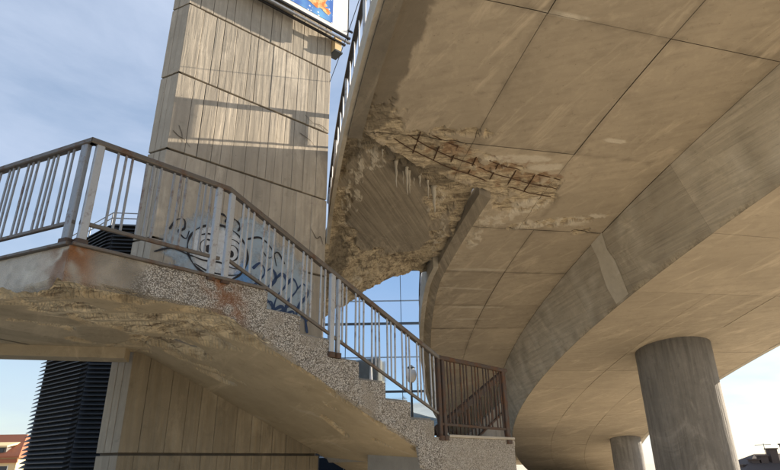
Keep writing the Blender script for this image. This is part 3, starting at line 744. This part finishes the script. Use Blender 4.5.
# beam along the landing's back edge, left of the tower
mb = MB(); bdir = (BLp - Tc).normalized(); bn = Vector((bdir.y, -bdir.x, 0)); bn = bn if bn.y > 0 else -bn
a, c = Tc + bdir * .05, BLp
mb.hexa([(*(c - bn * .30).xy, 2.95), (*(a - bn * .30).xy, 2.95), (*(a + bn * .02).xy, 2.95), (*(c + bn * .02).xy, 2.95),
         (*(c - bn * .30).xy, 3.3), (*(a - bn * .30).xy, 3.3), (*(a + bn * .02).xy, 3.3), (*(c + bn * .02).xy, 3.3)])
stp(mb, 'landing_beam', m_stair_soffit)
# slab body of landing (inside the fascias) and top
ins = lambda p, k: p
Ac = A0 + (nS + Vector((0, .0, 0))) * .06 + dW * .0
lp = [FL2 + Vector((0, .05, 0)), FLp + Vector((.02, .06, 0)), A0 + Vector((.0, .07, 0)), P1 + nS * .05, Tc + dF * .25 - nF * .0, Tc + Vector((0, .02, 0)), BLp]
lp = [FL2 + Vector((0, .05, 0)), FLp + Vector((.02, .06, 0)), A0 + Vector((.0, .07, 0)), P1 + nS * .05, SP(2.0, .05, 0), SP(2.0, wt(2.0) - .05, 0), Tc, BLp]
mb = MB(); mb.prism([(p.x, p.y) for p in lp], 3.30, ZL); stp(mb, 'landing_slab', m_tread)
# stair flight body
prof = []; NST = 7; going = .4525; t0 = 2.0; rise = (ZL - ZB) / NST
top = [(t0 - .35, ZL - .012)]
for k in range(NST):
    zt = ZL - rise * k; tk = t0 + going * k
    top += [(tk, zt), (tk - .02, zt - rise)]
top = top[:-1] + [(t0 + going * (NST - 1) - .02, ZB)]
def zsf(t):
    x = t - 1.32; x = x * x / .6 if 0 < x < .3 else (x - .15 if x > 0 else 0); return max(1.40, ZS - .43 * x)
def body(w0, w1):
    mb = MB(); tt = [1.65 + (4.95 - 1.65) * i / 22 for i in range(23)]
    def ztop(t):
        if t < t0: return ZL - .01
        k = min(NST, int((t - t0) / going) + 1); return ZL - rise * k
    pr = top + [(4.95, ZB)]
    low = [(4.95, 1.68)] + [(t, zsf(t) + .20) for t in reversed(tt[:-1])]
    poly = pr + low; n = len(poly)
    mb.v = [tuple(SP(t, w0, z)) for t, z in poly] + [tuple(SP(t, w1 if t < 9 else w1, z)) for t, z in poly]
    mb.f = [tuple(range(n)), tuple(range(2 * n - 1, n - 1, -1))] + [(i, n + i, n + (i + 1) % n, (i + 1) % n) for i in range(n)]
    return mb
stp(body(.05, 2.42), 'flight_body', m_tread)
# treads, each a thin nosed slab
for k in range(NST - 1):
    tk = t0 + going * k; z = ZL - rise * (k + 1); mb = MB()
    mb.hexa([SP(tk - .015, .052, z + .002), SP(tk + going + .012, .052, z + .002), SP(tk + going + .012, 2.40, z + .002), SP(tk - .015, 2.40, z + .002),
             SP(tk - .015, .052, z + .03), SP(tk + going + .012, .052, z + .03), SP(tk + going + .012, 2.40, z + .03), SP(tk - .015, 2.40, z + .03)])
    stp(mb, 'tread', m_tread)
# side fascia (pebble-dash) as one rough sheet with a ragged lower edge and stepped top
def prof_top(t):
    if t < t0: return ZL
    if t >= t0 + going * (NST - 1): return ZB
    return ZL - rise * (int((t - t0) / going) + 1)
TG = sorted(set([-.014] + [round(x, 4) for x in [i * .03 for i in range(0, 221)]] + [round(t0 + going * k + e, 4) for k in range(NST) for e in (-.001, .001)]))
mb = MB(); at = {k: [] for k in ('wear', 'lime', 'damp', 'rust')}; NR = 16
for t in TG:
    zt = prof_top(t); zb_ = zsf(t) + .0 if t < 4.4 else min(zsf(t), 1.60 - .2 * sst(4.4, 4.9, t))
    zb_ = zb_ + .012 * nz3((t * 3, 0, 0), 2.) - .012
    for j in range(NR + 1):
        z = zt + (zb_ - zt) * j / NR; p = SP(t, 0, z); n1 = nz3(p, 2.2); n2 = nz3(p, 9, 4)
        low_ = sst(.82, 1.0, j / NR)
        sp = sst(.1, .5, low_ * 1.2 + n1 * .7 - .75)
        off = -.014 + .007 * n2 + .05 * sp * sst(.3, 1, low_)
        mb.v.append(tuple(SP(t, off, z)))
        wear = max(sst(.62, .48, t + .1 * n1 - .05), .85 * sst(.35, .6, low_ * .6 + n1 * .5 - .05), .4 * sst(4.8, 5.0, t), .5 * sst(.35, .6, n1 + .1 * n2))
        rust = max(1.0 * sst(.34, .08, abs(t - .02) + .10 * n1) * (1 - .55 * j / NR) * sst(-.6, .25, n2 + n1 * .5 + .1), .95 * sst(.30, .05, abs(t - 1.47 - .09 * j / NR) + .12 * n1) * (1 - .5 * j / NR) * sst(-.5, .2, n2 + .1))
        damp = .5 * sst(.25, .05, abs(t - .55 - .2 * n1)) + .25 * low_ + .35 * sst(.3, .7, n1)
        at['wear'].append(wear); at['lime'].append(.25 * sst(.2, .6, -n1) * wear); at['damp'].append(min(.7, damp * (1 if t < 2 else .5))); at['rust'].append(min(1, rust))
for i in range(len(TG) - 1):
    for j in range(NR): a = i * (NR + 1) + j; mb.f.append((a, a + NR + 1, a + NR + 2, a + 1))
stp(mb, 'side_fascia', m_pebble, attrs=at)
# left fascia of the landing
mb = MB(); at = {k: [] for k in ('wear', 'lime', 'damp', 'rust')}; NU = 130
for i in range(NU + 1):
    d = -.014 + 3.2 * i / NU; zb_ = ZS + .06 * nz3((d * 2, 5, 0), 2.5) - .01 + .05 * sst(.3, 1.2, d)
    for j in range(NR + 1):
        z = ZL + (zb_ - ZL) * j / NR; p = A0 + dW * d + Vector((0, 0, z)); n1 = nz3(p, 2.2); n2 = nz3(p, 9, 4); nrm = Vector((dW.y, -dW.x, 0)); nrm = nrm if nrm.y < 0 else -nrm
        low_ = sst(.8, 1, j / NR)
        mb.v.append(tuple(p + nrm * (.012 + .006 * n2 - .05 * low_ * sst(-.2, .4, n1))))
        at['wear'].append(1.); at['lime'].append(.35 * sst(.0, .5, n1)); at['damp'].append(max(.75 * low_ * sst(-.4, .2, n1 + .1), .3 * sst(.1, .5, n2)))
        at['rust'].append(1.0 * sst(.40, .10, d + .14 * n1) * (1 - .5 * j / NR) * sst(-.6, .3, n2 + .2))
for i in range(NU):
    for j in range(NR): a = i * (NR + 1) + j; mb.f.append((a, a + 1, a + NR + 2, a + NR + 1))
stp(mb, 'side_fascia', m_render, attrs=at)
# dark steel edging strips on the fascia's top
for p, q in ((A0 + dW * 3.2, A0), (A0, SP(1.95, 0, 0))):
    mb = MB(); mb.bar((p.x, p.y, ZL + .016), (q.x, q.y, ZL + .016), .10, .03); stp(mb, 'edge_strip', m_hand)
# lower landing
lowp = [SP(4.70, .03, 0), SP(6.58, .03, 0), SP(9.8, 2.4, 0), SP(8.2, 2.4, 0), SP(8.2, 1.25, 0), SP(4.7, 1.25, 0)]
mb = MB(); mb.prism([(p.x, p.y) for p in lowp], 1.50, ZB); stp(mb, 'lower_landing', m_tread)
mb = MB(); mb.bar(SP(5.0, -.012, ZB + .02), SP(6.58, -.012, ZB + .02), .07, .035); stp(mb, 'edge_strip', m_edge)
# ragged end face of the lower landing
mb, at = grid(16, 30, lambda u, v: ((lambda p, n: (Vector((p.x + .03 * n, p.y - .02 * n, p.z)), dict(wear=1., lime=.3 * sst(0, .5, n))))(*((lambda q: (q, nz3(q, 5)))(SP(6.6, 0, 0).lerp(SP(9.82, 2.4, 0), v) + Vector((.01, -.01, ZB - .56 * u))))))) 
stp(mb, 'end_face', m_pebble, attrs=at)
# return flight behind the lower landing
NF = 8; g2 = .30; r2 = .17
for k in range(NF):
    t1 = 8.2 - g2 * k; mb = MB(); z = ZB - r2 * (k + 1)
    mb.hexa([SP(t1 - g2, 1.28, z - .2), SP(t1 + .01, 1.28, z - .2), SP(t1 + .01, 2.4, z - .2), SP(t1 - g2, 2.4, z - .2), SP(t1 - g2, 1.28, z), SP(t1 + .01, 1.28, z), SP(t1 + .01, 2.4, z), SP(t1 - g2, 2.4, z)])
    stp(mb, 'step', m_tread)
mb = MB(); mb.add([SP(8.3, 1.22, 2.78), SP(6.2, 1.22, 1.62), SP(5.75, 1.22, .3), SP(8.3, 1.22, 1.5), SP(8.3, 1.27, 2.78), SP(6.2, 1.27, 1.62), SP(5.75, 1.27, .3), SP(8.3, 1.27, 1.5)],
                  [(0, 1, 2, 3), (7, 6, 5, 4), (0, 4, 5, 1), (1, 5, 6, 2), (2, 6, 7, 3), (3, 7, 4, 0)]); stp(mb, 'cheek_panel', m_column)

# ------------------------------------------------------------------ railings
def railing(name, label, p, q, h0, h1, zb0, zb1, drop, posts, mh, mbal, mpost, start=.12, spac=.068, gap=.145, ends=(0., 0.), base=None, no=None, wd=.075, ht=.055):
    """p,q plan points; h0,h1 handrail height; posts: list of (dist, base z, [bar widths])"""
    t = thing(name, label, 'railing', 'steel stair railings', (p.x, p.y, h0 - 1.05)); o = t.location.copy()
    P = Vector((p.x, p.y, h0)); Q = Vector((q.x, q.y, h1)); Ln = (Vector((q.x - p.x, q.y - p.y, 0))).length; d = (Q - P) / Ln
    hd = Vector((d.x, d.y, 0)); sd_ = Vector((-hd.y, hd.x, 0))
    def b_(mb, nm, mt): mb.v = [tuple(Vector(v) - o) for v in mb.v]; return mb.build(nm, mt, t)
    mb = MB(); mb.bar(P - d * ends[0] - Vector((0, 0, ht / 2)), Q + d * ends[1] - Vector((0, 0, ht / 2)), wd, ht, side=sd_); hr = b_(mb, 'handrail', mh)
    mb = MB(); mb.bar(P + d * .03 - Vector((0, 0, drop)), Q - d * .03 - Vector((0, 0, drop)), .035, .035, side=sd_); b_(mb, 'bottom_rail', mh)
    for dist, zb_, wds in posts:
        x = dist
        for w_ in wds:
            c = P + d * x; mb = MB(); mb.bar((c.x, c.y, zb_), (c.x, c.y, c.z - ht * .5), w_, .055, side=hd); po = b_(mb, 'post', mpost)
            mb = MB(); mb.bar((c.x, c.y, zb_ - .01), (c.x, c.y, zb_ + .05), w_ + .03, .085, side=hd); b_(mb, 'post_foot', m_rusty); x += w_ * .5 + .065
    x = start; i = 0; jr = random.Random(len(label))
    while x < Ln - .05:
        if all(not (-.05 < x - a < .14) for a, _, _ in posts):
            c = P + d * x; mb = MB(); jx = jr.uniform(-.006, .006); jy = jr.uniform(-.006, .006)
            mb.bar((c.x, c.y, c.z - drop), (c.x + jx, c.y + jy, c.z - ht * .7), .022, .016, side=hd); b_(mb, 'baluster', mbal)
        i += 1; x += spac if i % 3 else gap
    return t
HZ = 4.47
inn = nS * .03
pA = A0 + Vector((.0, .0, 0))
railing('steel_railing', 'grey steel railing along the left edge of the landing against the sky', pA, pA + dW * 3.1, HZ, HZ, 0, 0, .84, [(.075, ZL + .02, [.085]), (1.62, ZL + .02, [.06, .06])], m_hand, m_rail, m_rail, start=.17, ends=(.02, .1))
railing('steel_railing', 'grey steel railing on the landing in front of the graffiti face', pA, SP(1.42, 0, 0), HZ, HZ, 0, 0, .84, [(.07, ZL + .02, [.075]), (1.31, ZL - .02, [.07])], m_hand, m_rail, m_post, start=.24, ends=(.02, .0))
railing('steel_railing', 'grey steel railing sloping down the upper stair flight', SP(1.42, 0, 0), SP(4.86, 0, 0), HZ, 3.05, 0, 0, .80, [(.05, ZL - .02, [.065]), (1.50, 2.80, [.075, .05])], m_hand, m_post, m_post, start=.20, ends=(.0, .02))
railing('rusty_railing', 'short rusty brown railing at the end of the lower landing', SP(4.86, 0, 0), SP(6.52, 0, 0), 3.05, 3.03, 0, 0, .92, [(.0, ZB - .03, [.065, .065]), (1.60, ZB - .05, [.10])], m_rusty, m_rusty, m_rusty, start=.22, spac=.075, gap=.135, ends=(.0, .03))
railing('rusty_railing', 'rusty handrail of the return flight seen behind the lower landing bars', SP(8.3, 1.2, 0), SP(6.15, 1.2, 0), 3.34, 2.18, 0, 0, .75, [(.05, 1.9, [.06]), (2.05, .9, [.06])], m_rusty, m_rusty, m_rusty, spac=.11, gap=.11, wd=.09, ht=.12)

# ------------------------------------------------------------------ louvred plant tower, left
K = Vector((-8.66, 16.0, 0)); ZT = 8.75
dA = Vector((math.sin(rad(-51)), math.cos(rad(-51)), 0)); dB = Vector((math.sin(rad(82)), math.cos(rad(82)), 0))
lv = thing('louvred_tower', 'dark blue-black louvred plant tower behind the landing', 'building', loc=K)
def lp_(mb, name, mat, parent=lv):
    mb.v = [tuple(Vector(v) - K) for v in mb.v]; return mb.build(name, mat, parent)
LA_, LB_ = 3.05, 6.0
nA = Vector((-dA.y, dA.x, 0)); nA = nA if nA.y < 0 else -nA
nB = Vector((-dB.y, dB.x, 0)); nB = nB if nB.y < 0 else -nB
mid = (nA + nB).normalized()
c0 = K - mid * .13
mb = MB(); pl = [c0 + dA * (LA_ - .02), c0, c0 + dB * (LB_), c0 + dB * LB_ + Vector((0, 5, 0)), c0 + dA * (LA_ - .05) + Vector((.6, 4, 0))]
mb.prism([(p.x, p.y) for p in pl], 0, ZT - .03); lp_(mb, 'core', m_louvre_core)
z = .15
while z < ZT - .05:
    for d, nn, ln, e0 in ((dA, nA, LA_, 0), (dB, nB, LB_, 0)):
        mb = MB(); a0 = K - mid * .14; j = random.uniform(-.004, .004)
        prf = [(0., .02), (.15, -.030 + j), (.152, -.012 + j), (.02, .075), (0., .075)]
        i0, i1 = .004, ln
        # mitre at the corner
        mit = lambda of: of * math.tan(math.acos(max(-1, min(1, nA.dot(nB)))) / 2)
        vs_ = [a0 + d * (i0 + mit(of)) * 1.0 + nn * of + Vector((0, 0, z + dz)) for of, dz in prf] + [a0 + d * i1 + nn * of + Vector((0, 0, z + dz)) for of, dz in prf]
        n_ = len(prf); mb.add(vs_, [(i, (i + 1) % n_, n_ + (i + 1) % n_, n_ + i) for i in range(n_)] + [tuple(range(n_)), tuple(range(2 * n_ - 1, n_ - 1, -1))])
        lp_(mb, 'louvre_slat', m_louvre)
    z += .122
for zz in (.16, .34):
    mb = MB(); mb.tube([K + dA * LA_ + Vector((0, 0, ZT + zz)), K + Vector((0, 0, ZT + zz)), K + dB * LB_ + Vector((0, 0, ZT + zz))], .018, 6); lp_(mb, 'roof_rail', m_rail)
for d, x in [(dA, 0.), (dA, 1.5), (dA, 3.0), (dB, .75), (dB, 1.5), (dB, 3), (dB, 4.5)]:
    mb = MB(); p = K + d * x; mb.tube([p + Vector((0, 0, ZT - .1)), p + Vector((0, 0, ZT + .36))], .02, 6); lp_(mb, 'rail_post', m_rail)

# ------------------------------------------------------------------ glass office block behind the bridge
gl = thing('glass_building', 'blue mirror-glass office building seen under the bridge through the stair railing', 'building', loc=(-4, 36, 0))
go = gl.location.copy()
def gp(mb, name, mat, parent=gl):
    mb.v = [tuple(Vector(v) - go) for v in mb.v]; return mb.build(name, mat, parent)
GX = [-13.76 + 3.6 * k for k in range(5)] + [3.2]; GZ = [0, 2.2, 4.1, 5.93, 8.05, 10.22, 11.75, 13.9, 16.2]
mb = MB(); mb.box(GX[0], GX[-1], 36.12, 46, 0, 16.2); gp(mb, 'core', m_mull)
for i, (x0, x1) in enumerate(zip(GX, GX[1:])):
    for z0, z1 in zip(GZ, GZ[1:]):
        jx, jz = random.uniform(-.004, .004), random.uniform(-.004, .004)
        mb = MB(); e = .015
        mb.hexa([(x0 + e, 36 + jx, z0 + e), (x1 - e, 36 - jx, z0 + e), (x1 - e, 36.1, z0 + e), (x0 + e, 36.1, z0 + e), (x0 + e, 36 + jx + jz, z1 - e), (x1 - e, 36 - jx + jz, z1 - e), (x1 - e, 36.1, z1 - e), (x0 + e, 36.1, z1 - e)])
        gp(mb, 'glass_pane', m_glass)
for x in GX:
    mb = MB(); mb.box(x - .02, x + .02, 35.93, 36.11, 0, 16.2); gp(mb, 'mullion', m_mull)
for k, zz in enumerate(GZ[1:]):
    strong = k in (2, 4, 6); mb = MB(); h_ = .065 if strong else .03
    mb.box(GX[0], GX[-1], 35.90 if strong else 35.945, 36.112, zz - h_, zz + h_); gp(mb, 'transom', m_mull if strong else m_pale_mull)

# ------------------------------------------------------------------ street lamp, houses
def street_lamp(x, y, h, label, globe):
    t = thing('street_lamp', label, 'street lamp', 'street lamps by the glass building', (x, y, 0))
    mb = MB(); mb.tube([(0, 0, 0), (0, 0, h * .5), (0, 0, h - .3)], .06, 10, rs=[.09, .06, .045]); mb.build('pole', m_mull, t)
    if globe:
        mb = MB(); pr = [(.10, -.32), (.20, -.2), (.24, 0), (.2, .2), (.08, .32)]
        mb.v = [(r * math.cos(2 * math.pi * k / 14), r * math.sin(2 * math.pi * k / 14), h + z_) for r, z_ in pr for k in range(14)]
        mb.f = [(i * 14 + k, i * 14 + (k + 1) % 14, i * 14 + 14 + (k + 1) % 14, i * 14 + 14 + k) for i in range(4) for k in range(14)] + [tuple(range(13, -1, -1)), tuple(range(56, 70))]
        mb.build('lamp_globe', m_white, t, smooth=True)
        mb = MB(); mb.tube([(0, 0, h + .30), (0, 0, h + .42)], .16, 12, rs=[.2, .05]); mb.build('cap', m_mull, t)
    else:
        mb = MB(); mb.tube([(0, 0, h - .5), (0, 0, h + .3)], .05, 8, rs=[.07, .035]); mb.build('lamp_head', m_white, t)
street_lamp(.83, 25, 5.3, 'street lamp with pale oval globe in front of the glass building', True)
street_lamp(-.92, 25, 5.45, 'slim pale street lamp seen between the stair balusters', False)

def house(label, x, y, wx, dy, eave, ridge, wallm, roofm, dormer=True, rz=0.):
    t = thing('house', label, 'house', loc=(x, y, 0)); t.rotation_euler = (0, 0, rz)
    mb = MB(); mb.box(-wx / 2, wx / 2, 0, dy, 0, eave); mb.build('wall', wallm, t)
    mb = MB(); o = .4; rx = wx * .28
    mb.add([(-wx / 2 - o, -o, eave), (wx / 2 + o, -o, eave), (wx / 2 + o, dy + o, eave), (-wx / 2 - o, dy + o, eave), (-rx, dy / 2, ridge), (rx, dy / 2, ridge),
            (-wx / 2 - o, -o, eave - .2), (wx / 2 + o, -o, eave - .2), (wx / 2 + o, dy + o, eave - .2), (-wx / 2 - o, dy + o, eave - .2)],
           [(0, 1, 5, 4), (1, 2, 5), (2, 3, 4, 5), (3, 0, 4), (6, 7, 1, 0), (7, 8, 2, 1), (8, 9, 3, 2), (9, 6, 0, 3), (9, 8, 7, 6)])
    rf = mb.build('roof', roofm, t)
    nwin = int(wx / 2.2)
    for lvl in range(max(1, int(eave / 3))):
        for k in range(nwin):
            cx = -wx / 2 + wx * (k + .5) / nwin; z0 = .9 + lvl * 3
            if z0 + 1.5 > eave: continue
            mb = MB(); mb.box(cx - .5, cx + .5, -.03, .02, z0, z0 + 1.4); wn = mb.build('window', m_window, t)
            mb = MB(); mb.box(cx - .6, cx + .6, -.06, .02, z0 - .1, z0 - .01); mb.box(cx - .6, cx - .51, -.06, .02, z0, z0 + 1.5); mb.box(cx + .51, cx + .6, -.06, .02, z0, z0 + 1.5); mb.build('frame', m_white, wn)
    mb = MB(); mb.box(-wx / 2 - .15, wx / 2 + .15, -.2, -.002, eave - .75, eave - .35); mb.build('cornice', m_rooftile, t)
    return t, rf
h1, rf = house('yellow house with red tiled roof and dormer at the left edge', -47.9, 70, 8.6, 8, 3.4, 6.0, m_plaster, m_rooftile)
mb = MB(); mb.box(.1, 2.6, .3, 3, 3.65, 4.35); d = mb.build('dormer', m_greyslate, h1)
mb = MB(); mb.add([(-.1, .0, 4.35), (2.8, .0, 4.35), (2.8, 3.2, 5.0), (-.1, 3.2, 5.0), (-.1, .0, 4.55), (2.8, .0, 4.55), (2.8, 3.2, 5.2), (-.1, 3.2, 5.2)], [(3, 2, 1, 0), (4, 5, 6, 7), (0, 1, 5, 4), (1, 2, 6, 5), (2, 3, 7, 6), (3, 0, 4, 7)]); mb.build('dormer_roof', m_plaster, h1)
mb = MB(); mb.box(.3, 2.3, .24, .298, 3.75, 4.3); mb.build('dormer_window', m_window, h1)
h2, rf = house('dark tiled roof of a low house at the lower right corner', 50.0, 70, 20, 9, .2, 2.5, m_greyslate, m_darktile)
for x, z in ((-8.2, .75), (-7.0, 1.35), (-5.9, 1.75), (-4.6, 2.5), (-2.8, 3.0), (0, 3.4)):
    mb = MB(); mb.box(x - .45, x + .45, 2.2, 3.0, z - 1.2, z + .45); mb.box(x - .55, x + .55, 2.1, 3.1, z + .45, z + .6); mb.build('chimney', m_darktile, h2)
mb = MB(); mb.tube([(-4.5, 4, 1.2), (-4.5, 4, 3.7)], .03, 6); mb.tube([(-5.6, 4, 3.5), (-3.6, 4, 3.55)], .03, 6); mb.build('antenna', m_black, h2)
bpy.context.view_layer.update()
